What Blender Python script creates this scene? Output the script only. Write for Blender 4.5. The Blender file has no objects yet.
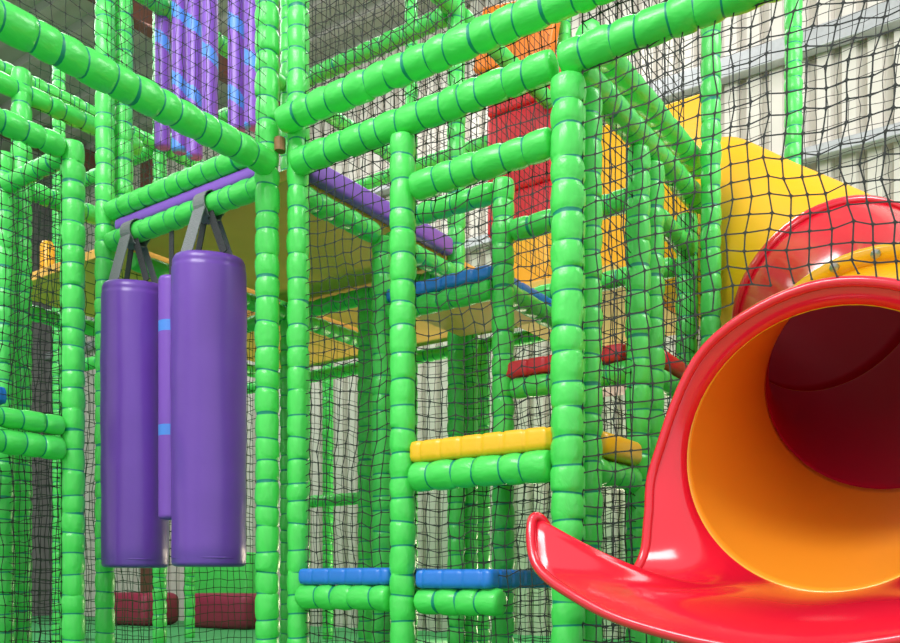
import bpy, math, random
from mathutils import Vector, Matrix
random.seed(7)
scene = bpy.context.scene
try:
    scene.view_settings.view_transform = 'Standard'
except Exception:
    pass
COL = scene.collection

# ------------------------------------------------------------ materials
def mat(name, col, rough=0.4, bump=0.0, bscale=20.0, coat=0.0, var=0.0, metal=0.0, spec=0.5, stretch=None):
    m = bpy.data.materials.new(name); m.use_nodes = True
    nt = m.node_tree; b = nt.nodes['Principled BSDF']
    b.inputs['Base Color'].default_value = (*col, 1)
    b.inputs['Roughness'].default_value = rough
    b.inputs['Metallic'].default_value = metal
    b.inputs['Specular IOR Level'].default_value = spec
    b.inputs['Coat Weight'].default_value = coat
    b.inputs['Coat Roughness'].default_value = 0.15
    tc = nt.nodes.new('ShaderNodeTexCoord')
    n = nt.nodes.new('ShaderNodeTexNoise'); n.inputs['Scale'].default_value = bscale
    n.inputs['Detail'].default_value = 3
    if stretch:
        mp = nt.nodes.new('ShaderNodeMapping'); mp.inputs['Scale'].default_value = stretch
        nt.links.new(tc.outputs['Object'], mp.inputs['Vector']); nt.links.new(mp.outputs['Vector'], n.inputs['Vector'])
        n.inputs['Distortion'].default_value = .5
    else:
        nt.links.new(tc.outputs['Object'], n.inputs['Vector'])
    if bump > 0:
        bp = nt.nodes.new('ShaderNodeBump'); bp.inputs['Strength'].default_value = bump
        bp.inputs['Distance'].default_value = 0.02
        nt.links.new(n.outputs['Fac'], bp.inputs['Height']); nt.links.new(bp.outputs['Normal'], b.inputs['Normal'])
    if var > 0:
        cr = nt.nodes.new('ShaderNodeMapRange')
        cr.inputs['To Min'].default_value = 1 - var; cr.inputs['To Max'].default_value = 1 + var
        nt.links.new(n.outputs['Fac'], cr.inputs['Value'])
        mx = nt.nodes.new('ShaderNodeVectorMath'); mx.operation = 'SCALE'
        mx.inputs[0].default_value = col
        nt.links.new(cr.outputs['Result'], mx.inputs['Scale'])
        nt.links.new(mx.outputs['Vector'], b.inputs['Base Color'])
    return m

M_GREEN = mat('green_vinyl', (0.078, 0.68, 0.11), 0.34, 0.28, 22, 0.15, 0.12, stretch=(1,1,.6))
M_TIE = mat('teal_cable_tie', (0.0, 0.24, 0.17), 0.45)
M_PURPLE = mat('purple_vinyl', (0.175, 0.055, 0.46), 0.36, 0.22, 7, 0.2, 0.06)
M_PURPLE_T = mat('purple_tube_vinyl', (0.26, 0.09, 0.60), 0.4, 0.08, 10, 0.1, 0.04)
M_BLUETAPE = mat('blue_tape', (0.10, 0.30, 0.95), 0.4)
M_BLUE = mat('blue_vinyl', (0.02, 0.19, 0.72), 0.38, 0.15, 20, 0.1)
M_YEL = mat('yellow_vinyl', (0.95, 0.49, 0.012), 0.38, 0.15, 20, 0.1)
M_RED = mat('red_vinyl', (0.68, 0.014, 0.03), 0.38, 0.15, 20, 0.1)
M_ORA = mat('orange_vinyl', (.9,.22,.01), .4, .1)
M_MAROON = mat('maroon_foam', (0.30, 0.02, 0.06), 0.5, 0.1, 10)
M_PRED = mat('red_plastic', (0.80, 0.009, 0.035), 0.16, 0.0, 5, 0.5)
M_PYEL = mat('yellow_plastic', (0.97, 0.49, 0.006), 0.2, 0.0, 5, 0.4)
M_PYELM = mat('yellow_plastic_satin', (0.96, 0.46, 0.006), 0.5, 0.0, 5, 0.0, spec=.25)
M_PYEL_BOUNCE = mat('yellow_plastic_painted_bounce', (0.97, 0.36, 0.022), 0.35, 0.0, 5, 0.1)  # inside of the yellow shell, red bounce light painted into its colour
M_TUBE_SHADE = mat('tube_inside_painted_shade', (0.50, 0.008, 0.05), 0.6, 0.0, 5, 0.0, spec=.1)  # inner tube walls, shade inside the tube painted into the colour
M_NET = mat('black_net_cord', (0.012, 0.014, 0.013), 0.7)
M_NETG = mat('green_net_cord', (0.010, 0.05, 0.018), 0.7)
M_STRAP = mat('grey_webbing', (0.22, 0.22, 0.24), 0.8, 0.3, 120)
M_STRAPD = mat('dark_webbing', (0.04, 0.04, 0.045), 0.8, 0.3, 120)
M_STEEL = mat('galvanised_steel', (0.45, 0.46, 0.48), 0.45, 0.1, 30, 0, 0.15, 0.3)
M_BOLT = mat('zinc_bolt', (0.45, 0.45, 0.45), 0.3, 0, 5, 0, 0, 0.9)
M_RUST = mat('brown_clamp', (0.28, 0.13, 0.05), 0.6, 0.2, 60, 0, 0.2)
M_PLY = mat('tan_plywood', (0.98, 0.50, 0.11), 0.6, 0.05, 6, 0, 0.08)
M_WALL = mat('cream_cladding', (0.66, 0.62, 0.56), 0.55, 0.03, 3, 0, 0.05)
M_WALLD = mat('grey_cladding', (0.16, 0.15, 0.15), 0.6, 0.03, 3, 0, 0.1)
M_CEIL = mat('grey_roof_sheet', (0.46, 0.42, 0.41), 0.7, 0.05, 3, 0, 0.12)
M_BROWN = mat('brown_steel', (0.16, 0.06, 0.04), 0.5, 0.05, 8)
M_FLOOR = mat('green_floor_mat', (0.06, 0.42, 0.13), 0.6, 0.1, 5, 0, 0.15)

# ------------------------------------------------------------ helpers
def mkobj(name, verts, faces, mats, fm=None, smooth=True, parent=None, loc=None, rot=None,
          label=None, category=None, group=None, kind=None):
    me = bpy.data.meshes.new(name)
    me.from_pydata(verts, [], faces)
    for m in mats: me.materials.append(m)
    if fm: me.polygons.foreach_set('material_index', fm)
    if smooth: me.polygons.foreach_set('use_smooth', [True]*len(me.polygons))
    me.update()
    o = bpy.data.objects.new(name, me); COL.objects.link(o)
    if rot is not None: o.rotation_mode = 'QUATERNION'; o.rotation_quaternion = rot
    if loc is not None: o.location = loc
    if parent: o.parent = parent
    tag(o, label, category, group, kind)
    return o
def tag(o, label=None, category=None, group=None, kind=None):
    if label: o['label'] = label
    if category: o['category'] = category
    if group: o['group'] = group
    if kind: o['kind'] = kind
def empty(name, loc, **k):
    o = bpy.data.objects.new(name, None); o.empty_display_size = .1; o.location = loc
    COL.objects.link(o); tag(o, **k); return o

def lathe_data(rings, n=20, closed=True):
    V=[];F=[];FM=[]
    for (r,z,*_) in rings:
        for i in range(n):
            a=2*math.pi*i/n; V.append((r*math.cos(a), r*math.sin(a), z))
    for k in range(len(rings)-1):
        for i in range(n):
            j=(i+1)%n
            F.append((k*n+i,k*n+j,(k+1)*n+j,(k+1)*n+i)); FM.append(rings[k][2] if len(rings[k])>2 else 0)
    if closed:
        F.append(tuple(range(n-1,-1,-1))); FM.append(0)
        b=(len(rings)-1)*n; F.append(tuple(range(b,b+n))); FM.append(0)
    return V,F,FM

def padded(name, p0, p1, r=0.046, m=None, seg=0.088, n=16, label=None, category=None, group=None):
    p0=Vector(p0);p1=Vector(p1);d=p1-p0;L=d.length
    m=m or M_GREEN
    k=max(2,round(L/seg)); s=L/k
    tz=[0]+[s*i+random.uniform(-.013,.013) for i in range(1,k)]+[L]
    rings=[(r*.6,0,0),(r*.90,.004,0)]
    for i in range(k):
        a=tz[i]+.004; b=tz[i+1]-.004
        g=1+random.uniform(-.025,.03)
        if i>0:
            rings.append((r*.905,tz[i]-.0032,1)); rings.append((r*.905,tz[i]+.0032,0))
        rings.append((r*.955*g,a+.006,0))
        rings.append((r*1.0*g,a+(b-a)*.24,0)); rings.append((r*1.012*g,a+(b-a)*.5,0)); rings.append((r*1.0*g,a+(b-a)*.76,0))
        rings.append((r*.955*g,b-.006,0))
    rings+= [(r*.90,L-.004,0),(r*.6,L,0)]
    V,F,FM=lathe_data(rings,n)
    V2=[]
    fl=random.uniform(0,6.28)
    for i,(x,y,z) in enumerate(V):
        ring=i//n
        sg=int(z/s)
        a=math.atan2(y,x)
        w=1+.018*math.sin(3*a+sg*1.7)+.016*math.sin(5*a+z*45+fl)+.012*math.sin(2*a+z*90)
        dd=abs((a-fl+math.pi)%(2*math.pi)-math.pi)
        if dd<.35: w-=.035
        tilt=.004*math.sin(a+sg*2.1)
        if 1<ring<len(rings)-2: V2.append((x*w,y*w,z+tilt))
        else: V2.append((x*w,y*w,z))
    q=Vector((0,0,1)).rotation_difference(d.normalized())
    return mkobj(name,V2,F,[m,M_TIE],FM,True,None,p0,q,label,category,group)

def post(x,y,z0=0,z1=2.15,r=.046,**k):
    return padded('padded_post',(x,y,z0),(x,y,z1),r,label=k.pop('label','upright green vinyl padded post bound with cable ties'),
                  category='post',group='green padded posts of the play frame',**k)
def beam(p0,p1,r=.046,**k):
    return padded('padded_bar',p0,p1,r,label=k.pop('label','horizontal green vinyl padded bar of the play frame'),
                  category='bar',group='green padded bars of the play frame',**k)

def rbox(name, size, mats, bev=.01, loc=(0,0,0), rotz=0, parent=None, smooth=False, segs=3, **k):
    import bmesh
    bm=bmesh.new(); bmesh.ops.create_cube(bm,size=1)
    for v in bm.verts: v.co=Vector((v.co.x*size[0],v.co.y*size[1],v.co.z*size[2]))
    if bev>0: bmesh.ops.bevel(bm,geom=bm.edges[:],offset=bev,segments=segs,profile=.5,affect='EDGES')
    me=bpy.data.meshes.new(name); bm.to_mesh(me); bm.free()
    for m in mats: me.materials.append(m)
    if smooth: me.polygons.foreach_set('use_smooth',[True]*len(me.polygons))
    o=bpy.data.objects.new(name,me); COL.objects.link(o); o.location=loc; o.rotation_euler=(0,0,rotz)
    if parent:o.parent=parent
    tag(o,**k); return o

# net ---------------------------------------------------------------
def net(o, ud, vd, W, H, cell=.052, r=.0019, hole=None, sag=.02, label=None, m=None, fine=True, slack=1.0, skew=0.0):
    o=Vector(o);ud=Vector(ud).normalized();vd=Vector(vd).normalized();nd=ud.cross(vd)
    nu=max(2,round(W/cell));nv=max(2,round(H/cell))
    ph=random.uniform(0,6)
    P={}
    for i in range(nu+1):
        for j in range(nv+1):
            s=W*i/nu;t=H*j/nv
            e=max(0,math.sin(math.pi*i/nu)*math.sin(math.pi*j/nv))
            q=e**.5
            ds=(q*slack*(.017*math.sin(t*5+ph)+.010*math.sin(s*9+t*8+ph)+.006*math.sin(t*23+s*7)) + random.uniform(-.005,.005)) if 0<i<nu else 0
            dt=(q*slack*(.020*math.sin(s*5+ph*2)+.011*math.sin(t*9+s*5)+.006*math.sin(s*21-t*6))-.015*e + random.uniform(-.005,.005)
                + skew*q*((i%2)-.5)*cell) if 0<j<nv else 0
            dn=sag*e*math.sin(s*3+t*2.3+ph)
            P[i,j]=(o+ud*(s+ds)+vd*(t+dt)+nd*dn, s, t)
    V=[];F=[]
    tri=[(math.cos(a),math.sin(a)) for a in (0.5,2.6,4.7)]
    def seg(A,B,ax):
        a,s0,t0=A;b,s1,t1=B
        if hole:
            sm=(s0+s1)/2;tm=(t0+t1)/2
            if (sm-hole[0])**2+(tm-hole[1])**2<hole[2]**2:return
        base=len(V)
        other=vd if ax==0 else ud
        if fine: st=((0,1.9),(.14,1),(.86,1),(1,1.9))
        else: st=((0,1.1),(1,1.1))
        for f,k in st:
            c=a.lerp(b,f)
            if 0<f<1: c=c-vd*.0015
            for (x,y) in tri:
                V.append(tuple(c+other*(x*r*k)+nd*(y*r*k)))
        for q in range(len(st)-1):
            for w in range(3):
                w2=(w+1)%3
                F.append((base+q*3+w,base+q*3+w2,base+q*3+3+w2,base+q*3+3+w))
    for i in range(nu+1):
        for j in range(nv+1):
            if i<nu: seg(P[i,j],P[i+1,j],0)
            if j<nv: seg(P[i,j],P[i,j+1],1)
    return mkobj('safety_net',V,F,[m or M_NET],None,False,
        label=label or 'black knotted safety netting stretched between padded posts',category='net',group='safety nets of the play frame')

def pad(x0,x1,y0,y1,zt,th,m,label,name='step_pad',pitch=.085):
    rc=.02;pts=[]
    def arc(cx,cy,a0):
        for k in range(5):
            a=math.radians(a0+90*k/4);pts.append((cx+rc*math.cos(a),cy+rc*math.sin(a)))
    def line(p,q):
        L=math.dist(p,q);n=max(2,int(L/.006))
        for k in range(1,n):pts.append((p[0]+(q[0]-p[0])*k/n,p[1]+(q[1]-p[1])*k/n))
    arc(x1-rc,y1-rc,0);line((x1-rc,y1),(x0+rc,y1));arc(x0+rc,y1-rc,90);line((x0,y1-rc),(x0,y0+rc))
    arc(x0+rc,y0+rc,180);line((x0+rc,y0),(x1-rc,y0));arc(x1-rc,y0+rc,270);line((x1,y0+rc),(x1,y1-rc))
    cx=(x0+x1)/2;cy=(y0+y1)/2;N=len(pts)
    prof=[(.015,-th),(.003,-th*.9),(0,-th*.7),(0,-th*.25),(.004,-th*.05),(.012,0),(.06,.002)]
    V=[];F=[]
    ds=[0]
    for i in range(1,N):ds.append(ds[-1]+math.dist(pts[i],pts[i-1]))
    for (ins,z) in prof:
        for i,(x,y) in enumerate(pts):
            pinch=abs(math.cos(math.pi*ds[i]/pitch))**30*.005*(1 if ins<.05 else 0)
            hx=(x1-x0)/2;hy=(y1-y0)/2
            fx=(hx-ins-pinch)/hx;fy=(hy-ins-pinch)/hy
            V.append(((x-cx)*fx,(y-cy)*fy,z-pinch*(.6 if ins>.003 and z>-.01 else 0)))
    for k in range(len(prof)-1):
        for i in range(N):
            j=(i+1)%N;F.append((k*N+i,k*N+j,(k+1)*N+j,(k+1)*N+i))
    F.append(tuple(range(N-1,-1,-1)));b=(len(prof)-1)*N;F.append(tuple(range(b,b+N)))
    return mkobj(name,V,F,[m],None,True,None,(cx,cy,zt),None,label,'step cushion','stair cushions')

# ============================================================ ROOM
def corrugated(name,p0,dirv,L,z0,z1,m,pitch=.2,depth=.035,nrm=(0,-1,0)):
    p0=Vector(p0);d=Vector(dirv).normalized();nn=Vector(nrm)
    prof=[];n=int(L/pitch)
    for i in range(n):
        s=i*pitch
        prof+=[(s,0),(s+pitch*.25,0),(s+pitch*.35,depth),(s+pitch*.90,depth)]
    prof.append((n*pitch,0))
    V=[];F=[]
    for s,dd in prof:
        c=p0+d*s+nn*dd
        V.append((c.x,c.y,z0));V.append((c.x,c.y,z1))
    for i in range(len(prof)-1):F.append((2*i,2*i+2,2*i+3,2*i+1))
    return mkobj(name,V,F,[m],None,False,kind='structure')
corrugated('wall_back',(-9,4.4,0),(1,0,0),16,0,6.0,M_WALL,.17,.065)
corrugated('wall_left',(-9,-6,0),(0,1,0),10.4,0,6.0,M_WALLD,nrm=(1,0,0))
mkobj('floor',[(-9,-8,0),(8,-8,0),(8,4.4,0),(-9,4.4,0)],[(0,1,2,3)],[M_FLOOR],None,False,kind='structure')
V=[];F=[]
y=-1.0;pr=[]
while y<4.4:
    pr+=[(y,6.0),(y+.2,6.0),(y+.22,5.93),(y+.31,5.93),(y+.33,6.0)];y+=.36
pr.append((4.5,6.0))
for (yy,zz) in pr: V+=[(-9,yy,zz),(8,yy,zz)]
for i in range(len(pr)-1):F.append((2*i,2*i+1,2*i+3,2*i+2))
mkobj('ceiling',V,F,[M_CEIL],None,False,kind='structure')
for i,(z,h) in enumerate(((3.62,.09),(4.45,.16))):
    rbox('trim_%d'%(i+1),(16,.10,h),[M_STEEL],.01,(-1,4.27,z),kind='structure')
for i,x in enumerate((-7.5,-4.5)):
    rbox('trim_%d'%(i+3),(.14,5.4,.24),[M_BROWN],.01,(x,1.7,5.8),kind='structure')
rbox('trim_5',(.22,.16,5.7),[M_BROWN],.01,(-6.6,4.2,2.85),kind='structure')

# ============================================================ POSTS
CAMH=.5
post(-.06,-.04,0,4.0,r=.047)
post(.04,.03,0,4.0,r=.044)
post(.586,0,0,2.08,r=.047)
post(1.239,0,0,2.07,r=.054)
post(1.25,.125,0,2.08,r=.044)
post(-1.2,0,0,4.2,r=.045)
post(-1.2,.10,2.175,4.2,r=.045)
post(-.9,-.35,0,2.34,r=.049)
post(-1.45,-.35,0,2.45,r=.046)
post(-1.5,-.24,0,2.9,r=.046)
post(-.03,-1.26,0,3.6,r=.05)
post(-.9,-1.5,0,2.4,r=.05)
for (x,y,t) in [(0,.6,2.05),(.64,.6,2.14),(1.24,.56,2.08),(1.24,.70,2.08),(1.2,1.2,2.07),(1.36,2.42,4.6),
              (0,1.2,4.4),(0,1.32,2.05),(.6,1.2,1.80),(0,2.4,4.6),(-1.2,1.2,4.4),(-1.2,2.4,4.6),
              (-2.4,1.2,4.4),(-2.4,2.4,4.6),(-3.6,1.2,4.4),(-3.6,2.4,4.6),(-2.4,0,4.0),(-2.5,3.6,3.6),(-1.2,3.6,3.6),
              (-.6,2.4,2.05),(-.6,1.2,2.05),(-2.5,2.95,3.0),(-3.2,3.4,2.6)]:
    post(x,y,0,t)
post(1.34,1.09,0,4.4,r=.041)

# ============================================================ BEAMS
R=.05
beam((-.03,-1.2,2.13),(-.03,-.06,2.13),r=.053)
beam((.06,0,2.13),(1.19,0,2.13),r=R)
beam((1.22,0,2.13),(2.6,0,2.13),r=.052)
beam((.03,-.045,2.285),(1.9,-.045,2.285),r=.052)
beam((1.24,.06,2.13),(1.24,1.26,2.13),r=.048)
beam((1.24,.13,2.28),(1.24,1.26,2.28),r=.048)
beam((-1.15,.0,2.235),(-.1,0,2.235),r=.046)
beam((-1.15,.0,2.09),(-.1,0,2.09),r=.046)
beam((-.9,-1.45,2.3),(-.9,-.40,2.3),r=.047)
beam((-1.42,-.35,2.3),(-.95,-.35,2.3),r=.04)
beam((-.9,-1.45,1.14),(-.9,-.40,1.14),r=.042)
beam((-.9,-1.45,1.045),(-.9,-.40,1.045),r=.05)
beam((-1.5,-.8,2.8),(-1.5,.4,2.8))
beam((-1.5,-.2,2.35),(-1.5,.6,2.35))
beam((.64,0,.862),(1.185,0,.862),r=.052)
beam((1.24,.17,.862),(1.24,.51,.862),r=.046)
beam((.69,.6,1.275),(1.2,.6,1.275),r=.044)
beam((1.24,.76,1.275),(1.22,1.15,1.275),r=.044)
beam((.05,.6,1.70),(.59,.6,1.70),r=.044)
beam((.62,.65,1.70),(.6,1.15,1.70),r=.044)
beam((.09,0,.435),(.535,0,.435),r=.048)
beam((.64,.03,.425),(.98,.03,.425),r=.048)
beam((.05,.6,.435),(.59,.6,.435),r=.044)
beam((.64,0,1.885),(1.185,0,1.885),r=.048)
beam((.12,.6,2.10),(.60,.6,2.10),r=.045)
beam((.69,.6,1.92),(1.2,.6,1.92),r=.044)
beam((.05,1.2,1.86),(1.15,1.2,1.86),r=.044)
beam((1.24,.76,1.90),(1.22,1.15,1.90),r=.04)
for z in (2.06,3.4):
    beam((-1.15,1.2,z),(-.05,1.2,z)); beam((-1.15,2.4,z),(-.05,2.4,z))
    beam((0,1.25,z),(0,2.35,z)); beam((-1.2,1.25,z),(-1.2,2.35,z)); beam((-2.35,1.2,z),(-1.25,1.2,z))
    beam((-2.35,2.4,z),(-1.25,2.4,z)); beam((-2.4,1.25,z),(-2.4,2.35,z));beam((-3.55,1.2,z),(-2.45,1.2,z))
    beam((-2.4,.05,z),(-2.4,1.15,z)); beam((-1.2,.15,z),(-1.2,1.15,z))
beam((0,.1,3.4),(0,1.15,3.4)); beam((0,.65,2.05),(0,1.15,2.05)); beam((0,.08,2.05),(0,.55,2.05))
beam((-2.35,2.4,1.1),(-1.25,2.4,1.1)); beam((-1.15,2.4,1.2),(-.05,2.4,1.2))
beam((-3.55,2.4,2.06),(-2.45,2.4,2.06))
beam((-2.4,.05,2.75),(-2.4,1.15,2.75),r=.04)

V,F,FM=lathe_data([(.022,0,0),(.022,.05,0)],16)
mkobj('pipe_clamp',V,F,[M_RUST],FM,False,None,(.0,-.030,2.18),None,'bare brown pipe joint at the frame corner','pipe joint')

# ============================================================ DECKS
DK=dict(label='raised play deck board with tan underside',category='deck',group='deck boards')
rbox('deck_platform',(1.14,2.30,.05),[M_PLY],.006,(-.6,1.22,2.145),**DK)
rbox('deck_platform',(.80,1.12,.05),[M_PLY],.006,(.46,1.81,1.93),**DK)
rbox('deck_platform',(1.14,1.12,.05),[M_PLY],.006,(-1.8,1.8,2.145),**DK)
rbox('deck_platform',(1.14,1.0,.05),[M_PLY],.006,(-1.8,.62,2.145),**DK)
rbox('step_board',(.52,.50,.02),[M_PLY],.004,(.32,.90,1.728),label='thin tan board under the blue cushion',category='board')
def strip(p0,p1,w,h,m,label):
    p0=Vector(p0);p1=Vector(p1);d=p1-p0
    return rbox('edge_pad',(d.length,w,h),[m],min(w,h)*.35,(p0+p1)/2,math.atan2(d.y,d.x),smooth=True,label=label,category='edge pad')
strip((-1.12,.015,2.163),(-.12,.015,2.163),.05,.055,M_PURPLE_T,'purple padded strip along the deck front edge')
strip((.0,.12,2.175),(.0,1.14,2.175),.06,.09,M_PURPLE_T,'purple padded strip along the deck side edge')
strip((.07,1.27,1.985),(.07,1.9,1.985),.05,.06,M_PURPLE_T,'purple padded strip continuing along the deck side')
strip((1.25,.18,.95),(1.25,.50,.95),.08,.085,M_YEL,'yellow padded roll along the side of the yellow step')
strip((1.24,.76,1.355),(1.23,1.14,1.355),.07,.07,M_RED,'red padded roll along the side of the red step')

# ============================================================ STAIR CUSHIONS
pad(.63,1.19,-.030,.56,.985,.075,M_YEL,'square yellow vinyl stair cushion with pinched edges')
pad(.63,1.19,.57,1.16,1.385,.065,M_RED,'square red vinyl stair cushion high in the climb')
pad(.04,.60,.57,1.16,1.800,.058,M_BLUE,'square blue vinyl stair cushion near the deck')
pad(.09,.54,-.030,.56,.543,.062,M_BLUE,'blue vinyl cushion on the lowest stair platform')
pad(.64,.96,-.010,.58,.535,.065,M_BLUE,'smaller blue vinyl cushion beneath the yellow step')
pad(-1.40,-.94,-1.2,-.60,1.27,.07,M_BLUE,'blue vinyl cushion on the side platform')

# ============================================================ PUNCH BAGS
def tube_between(name,p0,p1,w,t,m,parent,label=None):
    p0=Vector(p0);p1=Vector(p1);d=p1-p0
    z=d.normalized()
    ref=Vector((0,-1,0)); x=ref.cross(z)
    x=x.normalized() if x.length>1e-3 else Vector((1,0,0)); y=z.cross(x)
    V=[];N=6
    for k in range(N+1):
        c=p0+d*(k/N)
        for sx,sy in((-1,-1),(1,-1),(1,1),(-1,1)):V.append(tuple(c+x*(sx*w/2)+y*(sy*t/2)))
    F=[]
    for k in range(N):
        for i in range(4):
            j=(i+1)%4;F.append((k*4+i,k*4+j,k*4+4+j,k*4+4+i))
    F.append((3,2,1,0));b=N*4;F.append((b,b+1,b+2,b+3))
    return mkobj(name,V,F,[m],None,False,parent,label=label)
def bag(x,y,r,zb,zt,label,bz=2.09):
    e=empty('punch_bag',(x,y,zb),label=label,category='punch bag',group='purple punch bags')
    H=zt-zb
    prof=[(r*.3,0),(r*.88,.001),(r*.96,.006),(r*.992,.018),(r*.985,.034),(r*.998,.040),(r*1.0,.10)]
    for k in range(1,14):
        z=.10+(H-.22)*k/14;prof.append((r*(1+.010*math.sin(k*1.9+x*7)),z))
    prof+=[(r,H-.06),(r*.995,H-.048),(r*.975,H-.042),(r*.985,H-.034),(r*.975,H-.018),(r*.93,H-.004),(r*.82,H+.004),(r*.2,H+.010)]
    V,F,FM=lathe_data([(a,b,0) for a,b in prof],40)
    V=[(a*(1+.012*math.sin(4*math.atan2(b,a)+c*5)),b*(1+.012*math.sin(4*math.atan2(b,a)+c*5)),c+(.006*math.sin(2*math.atan2(b,a)) if c>H-.07 else 0)) for a,b,c in V]
    mkobj('bag_body',V,F,[M_PURPLE],FM,True,e)
    z=.037
    prof=[(r*.985,z-.003),(r*1.003,z),(r*.985,z+.003)]
    V,F,FM=lathe_data([(a,b,0) for a,b in prof],40,False); mkobj('seam_piping',V,F,[M_PURPLE],FM,True,e)
    top=bz-zb
    for (sx,sy,m,w) in((-.85,.2,M_STRAPD,.038),(.85,-.2,M_STRAPD,.038),(.05,-.8,M_STRAP,.078),(.1,.8,M_STRAP,.04)):
        tube_between('hanging_strap',(r*sx,r*sy,H-.002),(.03*sx,sy*.055-.01,top-.03),w,.004,m,e,'grey webbing strap' if m is M_STRAP else 'dark webbing strap')
    V=[];F=[];n=24
    for i in range(n):
        a=2*math.pi*i/n
        rr=.054+(.01 if math.sin(a)<-.8 else 0)
        for (wx,dr) in((-.036,0),(.036,0),(.036,.004),(-.036,.004)):
            V.append((wx,math.cos(a)*(rr+dr),top+math.sin(a)*(rr+dr)))
    for i in range(n):
        j=(i+1)%n
        for k in range(4):
            l=(k+1)%4;F.append((i*4+k,i*4+l,j*4+l,j*4+k))
    mkobj('strap_loop',V,F,[M_STRAP],None,False,e,label='grey webbing loop over the bar')
bag(-.455,0,.155,.555,1.855,'large purple vinyl punch bag hung by grey straps')
bag(-.965,0,.148,.555,1.84,'large purple vinyl punch bag beside its twin')

def taped_tube(x,y,r,z0,z1,label,strap_to,ph=0,pitch=.30,band=.055,twist=.30):
    e=empty('hanging_tube',(x,y,z0),label=label,category='hanging tube',group='purple hanging tubes with blue tape')
    H=z1-z0;n=24;dz=.008;K=int(H/dz)
    V=[];F=[];FM=[]
    rr=[(r*.5,0),(r*.9,.004)]+[(r,.015+dz*k) for k in range(K-2)]+[(r*.9,H-.004),(r*.5,H)]
    for a,z in rr:
        for i in range(n):
            t=2*math.pi*i/n;V.append((a*math.cos(t),a*math.sin(t),z))
    for k in range(len(rr)-1):
        for i in range(n):
            j=(i+1)%n;F.append((k*n+i,k*n+j,(k+1)*n+j,(k+1)*n+i))
            h=(k*dz+ph+ (((i-9)%n)/n)*twist)%pitch
            FM.append(1 if h<band else 0)
    F.append(tuple(range(n-1,-1,-1)));FM.append(0);b=(len(rr)-1)*n;F.append(tuple(range(b,b+n)));FM.append(0)
    mkobj('tube_body',V,F,[M_PURPLE_T,M_BLUETAPE],FM,True,e)
    tube_between('hanging_strap',(0,0,H-.01),(0,0,strap_to-z0),.03,.004,M_STRAPD,e,'dark webbing strap')
taped_tube(-.705,.0,.056,.765,1.835,'slim purple tube with blue tape hung between the punch bags',2.04,.1,.46,.05,0)
TZ=3.62
for (x,y,zb,rr,ph) in [(-1.235,.35,2.70,.039,.1),(-1.10,.35,2.64,.039,.3),(-.985,.35,2.58,.039,.0),(-.87,.35,2.62,.039,.22),(-.68,.35,2.62,.041,.15),(-.57,.35,2.60,.039,.34)]:
    taped_tube(x,y,rr,zb,TZ,'slim purple vinyl tube with blue tape hanging over the deck',3.66,ph,.34,.07,.16)
beam((-1.3,.36,3.7),(-.4,.36,3.7))

# ============================================================ SLIDE
SX=1.985
sl=empty('tube_slide',(SX,.05,0),label='enclosed red and yellow plastic tube slide with flared red exit',category='slide')
S0=Vector((SX,.05,0))
pts=[Vector(p) for p in [(SX,-.5,.75),(SX,.05,.85),(2.02,.86,1.21),(1.78,1.32,1.60),(1.36,1.68,2.02),(.88,1.92,2.42),(.30,2.1,2.62)]]
def cr(t):
    i=int(min(max(t,0),len(pts)-4+.9999));f=t-i
    a,b,c,d=pts[i],pts[i+1],pts[i+2],pts[i+3]
    return .5*((2*b)+(c-a)*f+(2*a-5*b+4*c-d)*f*f+(3*b-a-3*c+d)*f**3)
def tan(t):
    e=.01;return (cr(min(t+e,3.999))-cr(max(t-e,0))).normalized()
def frame(t):
    z=tan(t)
    if t<.35:
        z=Vector((0,1,0)).lerp(z,t/.35).normalized()
    x=z.cross(Vector((0,0,1))).normalized();y=x.cross(z)
    return cr(t)-S0,x,y,z
def tube_section(t0,t1,r,mo,mi,label,name='tube_section',n=56,smooth=True,ph=0.0,K=20,th=.012):
    V=[];F=[];FM=[]
    for lay in(0,-th):
        for k in range(K+1):
            c,x,y,z=frame(t0+(t1-t0)*k/K);rr=r+lay
            for i in range(n):
                a=2*math.pi*i/n+ph;V.append(tuple(c+x*(rr*math.cos(a))+y*(rr*math.sin(a))))
    off=(K+1)*n
    for k in range(K):
        for i in range(n):
            j=(i+1)%n
            F.append((k*n+i,k*n+n+i,k*n+n+j,k*n+j));FM.append(0)
            F.append((off+k*n+i,off+k*n+j,off+k*n+n+j,off+k*n+n+i));FM.append(1)
    for i in range(n):
        j=(i+1)%n
        F.append((i,j,off+j,off+i));FM.append(0)
        b=K*n;F.append((b+i,off+b+i,off+b+j,b+j));FM.append(0)
    return mkobj(name,V,F,[mo,mi],FM,smooth,sl,label=label)
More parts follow.
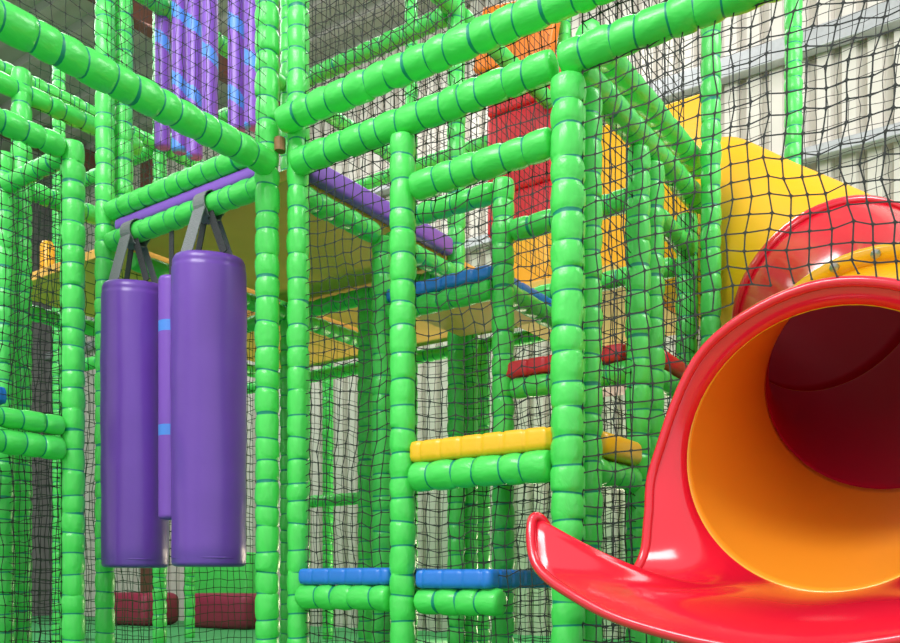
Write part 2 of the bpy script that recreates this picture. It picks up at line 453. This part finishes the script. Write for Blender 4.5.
def flange(t,r0,r1,w,m,label,bolts=16,bs=1.0):
    c,x,y,z=frame(t);V=[];F=[];n=56
    prof=[(r0,-w/2),(r1-.006,-w/2),(r1,-w/4),(r1,w/4),(r1-.006,w/2),(r0,w/2)]
    for (r,d) in prof:
        for i in range(n):
            a=2*math.pi*i/n;V.append(tuple(c+x*(r*math.cos(a))+y*(r*math.sin(a))+z*d))
    P=len(prof)
    for k in range(P):
        l=(k+1)%P
        for i in range(n):
            j=(i+1)%n;F.append((k*n+i,k*n+j,l*n+j,l*n+i))
    o=mkobj('joint_flange',V,F,[m],None,True,sl,label=label)
    bv,bf,bm_=lathe_data([(.004*bs,-w/2-.014,0),(.011*bs,-w/2-.011,0),(.012*bs,-w/2-.002,0),(.012*bs,w/2+.002,0),(.011*bs,w/2+.011,0),(.004*bs,w/2+.014,0)],8)
    me=None
    for i in range(bolts):
        a=2*math.pi*(i+.5)/bolts;rc=(r0+r1)/2+.006
        if me is None:
            b=mkobj('flange_bolt',bv,bf,[M_BOLT],None,False,sl,label='zinc bolt');me=b.data
        else:
            b=bpy.data.objects.new('flange_bolt',me);COL.objects.link(b);b.parent=sl;b['label']='zinc bolt'
        b.rotation_mode='QUATERNION';b.rotation_quaternion=Vector((0,0,1)).rotation_difference(z)
        b.location=c+x*(rc*math.cos(a))+y*(rc*math.sin(a))
RT=.393
tube_section(.0,.86,RT,M_PYEL,M_PYEL_BOUNCE,'yellow plastic tube section with bounce light painted inside')
tube_section(.86,2.10,RT+.003,M_PRED,M_TUBE_SHADE,'red plastic tube section')
tube_section(2.06,3.62,RT+.003,M_PYELM,M_TUBE_SHADE,'yellow plastic chute section at the top',n=56,smooth=True,K=16,th=.0125)  # inside of the yellow chute painted dark to stand for tube shade
flange(.83,RT-.002,RT+.055,.035,M_PYEL,'yellow bolted flange',22,1.3)
flange(.880,RT,RT+.048,.02,M_PRED,'red flange ring',0)
flange(2.07,RT+.002,RT+.020,.05,M_PRED,'red flange ring',0)
rim=[(0,.05,.43),(-.31,.05,.31),(-.455,.06,0),(-.470,.08,-.16),(-.475,.10,-.27),(-.495,.15,-.335),(-.545,.22,-.355),(-.605,.33,-.305),(-.635,.42,-.190),(-.650,.455,-.200),
     (-.61,.50,-.31),(-.49,.54,-.385),(-.3,.58,-.455),(0,.61,-.50)]
inn=[0,45,90,110,121,128,133,138,143,147,151,158,168,180]
full=[(p,a) for p,a in zip(rim,inn)]+[((-p[0],p[1],p[2]),360-a) for p,a in list(zip(rim,inn))[-2:0:-1]]
N=len(full)
def c4(a,b,c,d,f):return .5*((2*b)+(c-a)*f+(2*a-5*b+4*c-d)*f*f+(3*b-a-3*c+d)*f**3)
outer=[];inner=[]
for i in range(N):
    q=[full[(i+k)%N] for k in(-1,0,1,2)]
    an=[w[1] for w in q]
    if i==0: an[0]-=360
    if i==N-1: an[2]+=360;an[3]+=360
    if i==N-2: an[3]+=360
    for s in range(8):
        f=s/8
        outer.append(Vector([c4(*[w[0][c] for w in q],f) for c in range(3)]))
        inner.append(math.radians(c4(*an,f)))
def L2W(a,f,z):return Vector((SX+a,.05-f,.85+z))-S0
V=[];F=[];n=len(outer);K=20;RI=RT-.010
def surf(off):
    base=len(V)
    for k in range(K+1):
        s=k/K
        for O,a in zip(outer,inner):
            I=Vector((-RI*math.sin(a),0,RI*math.cos(a)))
            ad=math.degrees(a)%360; ad=min(ad,360-ad)
            g=math.exp(-((ad-140)/17.0)**2)
            C=Vector((I.x*1.0,O.y*.75,I.z*1.0-.14*g))
            B=I*(1-s)**2+C*(2*s*(1-s))+O*s*s
            out=Vector((-math.sin(a),-.6,math.cos(a)))
            B=B+out*off
            V.append(tuple(L2W(*B)))
    for k in range(K):
        for i in range(n):
            j=(i+1)%n;F.append((base+k*n+i,base+k*n+j,base+(k+1)*n+j,base+(k+1)*n+i) if off==0 else (base+k*n+i,base+(k+1)*n+i,base+(k+1)*n+j,base+k*n+j))
    return base
b0=surf(0);b1=surf(.010)
for i in range(n):
    j=(i+1)%n;F.append((b0+K*n+i,b0+K*n+j,b1+K*n+j,b1+K*n+i))
mkobj('slide_mouth',V,F,[M_PRED],None,True,sl,label='flared glossy red exit scoop')
V=[];F=[];m8=10
for i,O in enumerate(outer):
    p=L2W(*O);T=(L2W(*outer[(i+1)%n])-L2W(*outer[i-1])).normalized()
    u=T.cross(Vector((0,1,.3))).normalized();v=T.cross(u)
    for k in range(m8):
        a=2*math.pi*k/m8;V.append(tuple(p+u*(.014*math.cos(a))+v*(.014*math.sin(a))))
for i in range(n):
    j=(i+1)%n
    for k in range(m8):
        l=(k+1)%m8;F.append((i*m8+k,i*m8+l,j*m8+l,j*m8+k))
mkobj('rolled_rim',V,F,[M_PRED],None,True,sl,label='rounded glossy red rim edge')
V,F,FM=lathe_data([(.09,0,0),(.09,.012,0),(.03,.014,0),(.03,.42,0),(.03,.44,0)],16)
mkobj('support_leg',V,F,[M_STEEL],None,True,sl,(0,.12,0),label='steel support leg')

rbox('slide_entry_panel',(.72,.05,1.25),[M_YEL],.02,(.60,2.345,2.60),smooth=True,label='yellow padded panel beside the slide entrance',category='panel')
def brickpanel():
    e=empty('foam_wall_panel',(-.20,2.25,2.17),label='red padded wall panel with orange top on the deck',category='panel')
    rbox('panel_base',(.36,.10,.50),[M_YEL],.025,(0,0,.25),0,e,True,label='yellow base cushion')
    for r_ in range(4):
        rbox('panel_cushion',(.50,.10,.25),[M_RED],.025,(0,0,.63+r_*.255),0,e,True)
    o=rbox('panel_top',(.56,.10,.40),[M_ORA],.025,(-.05,0,1.74),0,e,True,label='orange top cushion');o.rotation_euler=(0,.2,0)
brickpanel()

# ============================================================ DISTANT SOFT PLAY
G=dict(smooth=True)
rbox('foam_block',(.95,.5,.36),[M_MAROON],.09,(-4.5,3.65,.18),0,None,label='low maroon foam block on the floor',category='foam block',**G)
rbox('foam_block',(.75,.5,.36),[M_MAROON],.09,(-5.80,3.5,.18),0,None,label='small maroon foam block beside a post',category='foam block',**G)
rbox('foam_block',(.9,.3,.80),[M_GREEN],.04,(-5.05,4.1,.40),0,None,label='tall green foam block against the wall',category='foam block',**G)
for (x,y,cn,m,h) in [(-2.32,.20,'red',M_RED,.34),(-2.31,.36,'yellow',M_YEL,.30),(-2.30,.52,'red',M_RED,.50),(-2.28,.70,'blue',M_BLUE,.36),
                     (-1.85,.92,'blue',M_BLUE,.70),(-1.70,1.0,'orange',M_ORA,.62)]:
    V,F,FM=lathe_data([(.02,0,0),(.03,.004,0),(.04,.03,0),(.04,h-.03,0),(.03,h-.004,0),(.02,h,0)],20)
    mkobj('foam_roller',V,F,[m],None,True,None,(x,y,2.17),None,'upright %s padded roller standing on the upper deck'%cn,'roller','padded rollers')

# ============================================================ NETS
net((.06,.03,0),(1,0,0),(0,0,1),.50,2.09,.047,.0022,skew=.22)
net((.62,.03,0),(1,0,0),(0,0,1),.58,2.09,.047,.0022,skew=.22)
net((1.29,.0,0),(1,0,0),(0,0,1),1.7,2.9,.052,.0025,hole=(.695,.85,.465),sag=.012,slack=1.2,skew=.12)
net((1.24,.17,0),(0,1,0),(0,0,1),1.1,2.09,.050,.0020)
net((1.24,.1,2.3),(0,1,0),(0,0,1),.95,1.3,.055,.0020)
net((-.03,-1.2,2.16),(0,1,0),(0,0,1),1.14,1.3,.050,.0013)
net((-1.15,0,2.27),(1,0,0),(0,0,1),1.05,1.4,.052,.0010)
net((.08,.03,2.17),(1,0,0),(0,0,1),1.1,1.2,.050,.0018,skew=.2)
net((-.9,-1.45,0),(0,1,0),(0,0,1),1.05,2.28,.050,.0019)
net((-1.42,-.35,0),(1,0,0),(0,0,1),.48,2.28,.045,.0018)
net((-1.5,-.2,0),(0,1,0),(0,0,1),1.4,3.2,.050,.002,m=M_NETG,fine=False)
net((-1.15,2.4,0),(1,0,0),(0,0,1),2.4,4.2,.055,.0020,fine=False,skew=.2)
net((-1.2,1.25,0),(0,1,0),(0,0,1),1.1,2.05,.055,.0016,m=M_NETG,fine=False)
net((.05,1.2,0),(1,0,0),(0,0,1),1.15,1.8,.055,.0020,fine=False,skew=.2)
net((-1.15,1.2,2.2),(1,0,0),(0,0,1),1.1,1.6,.055,.0014,fine=False)
net((0,.1,2.3),(0,1,0),(0,0,1),2.2,1.5,.055,.0018,fine=False)
net((-2.35,1.2,.6),(1,0,0),(0,0,1),1.1,2.8,.055,.0020,m=M_NETG,fine=False)
net((1.36,2.45,0),(1,0,0),(0,0,1),2.0,4.6,.055,.0020,fine=False)
net((-3.55,1.2,0),(1,0,0),(0,0,1),1.1,3.4,.06,.0024,m=M_NETG,fine=False)

# ============================================================ LIGHTS
w=bpy.data.worlds.new('world');scene.world=w;w.use_nodes=True
w.node_tree.nodes['Background'].inputs[0].default_value=(1,.99,.98,1)
w.node_tree.nodes['Background'].inputs[1].default_value=1.10
def area(loc,target,size,power,col=(1,1,1)):
    l=bpy.data.lights.new('area_lamp','AREA');l.shape='RECTANGLE';l.size=size[0];l.size_y=size[1];l.energy=power;l.color=col
    o=bpy.data.objects.new('area_lamp',l);COL.objects.link(o);o.location=loc
    o.rotation_euler=(Vector(target)-Vector(loc)).to_track_quat('-Z','Y').to_euler();return o
area((.5,-3.5,5.2),(0,.5,1.4),(3,1.5),230)
area((4.0,1.5,5.2),(.5,3.0,1.5),(2,2),150)
area((-1.2,3.2,5.7),(-1.2,2.2,1),(3,1),80)
area((-4.5,1.0,5.4),(-3.5,2.0,0),(2.5,2.5),110)
area((-.6,3.9,.4),(-.3,1.6,2.0),(2.5,.5),60,(1,.84,.62))  # added low warm fill, no real fixture; brightens the deck underside

# ============================================================ CAMERA
c=bpy.data.cameras.new('camera');co=bpy.data.objects.new('camera',c);COL.objects.link(co)
co.location=(2.4617,-2.4194,CAMH);co.rotation_euler=(math.radians(90),0,math.radians(34.64))
c.sensor_width=36;c.lens=34.32;c.shift_y=.287;c.clip_start=.05
scene.camera=co
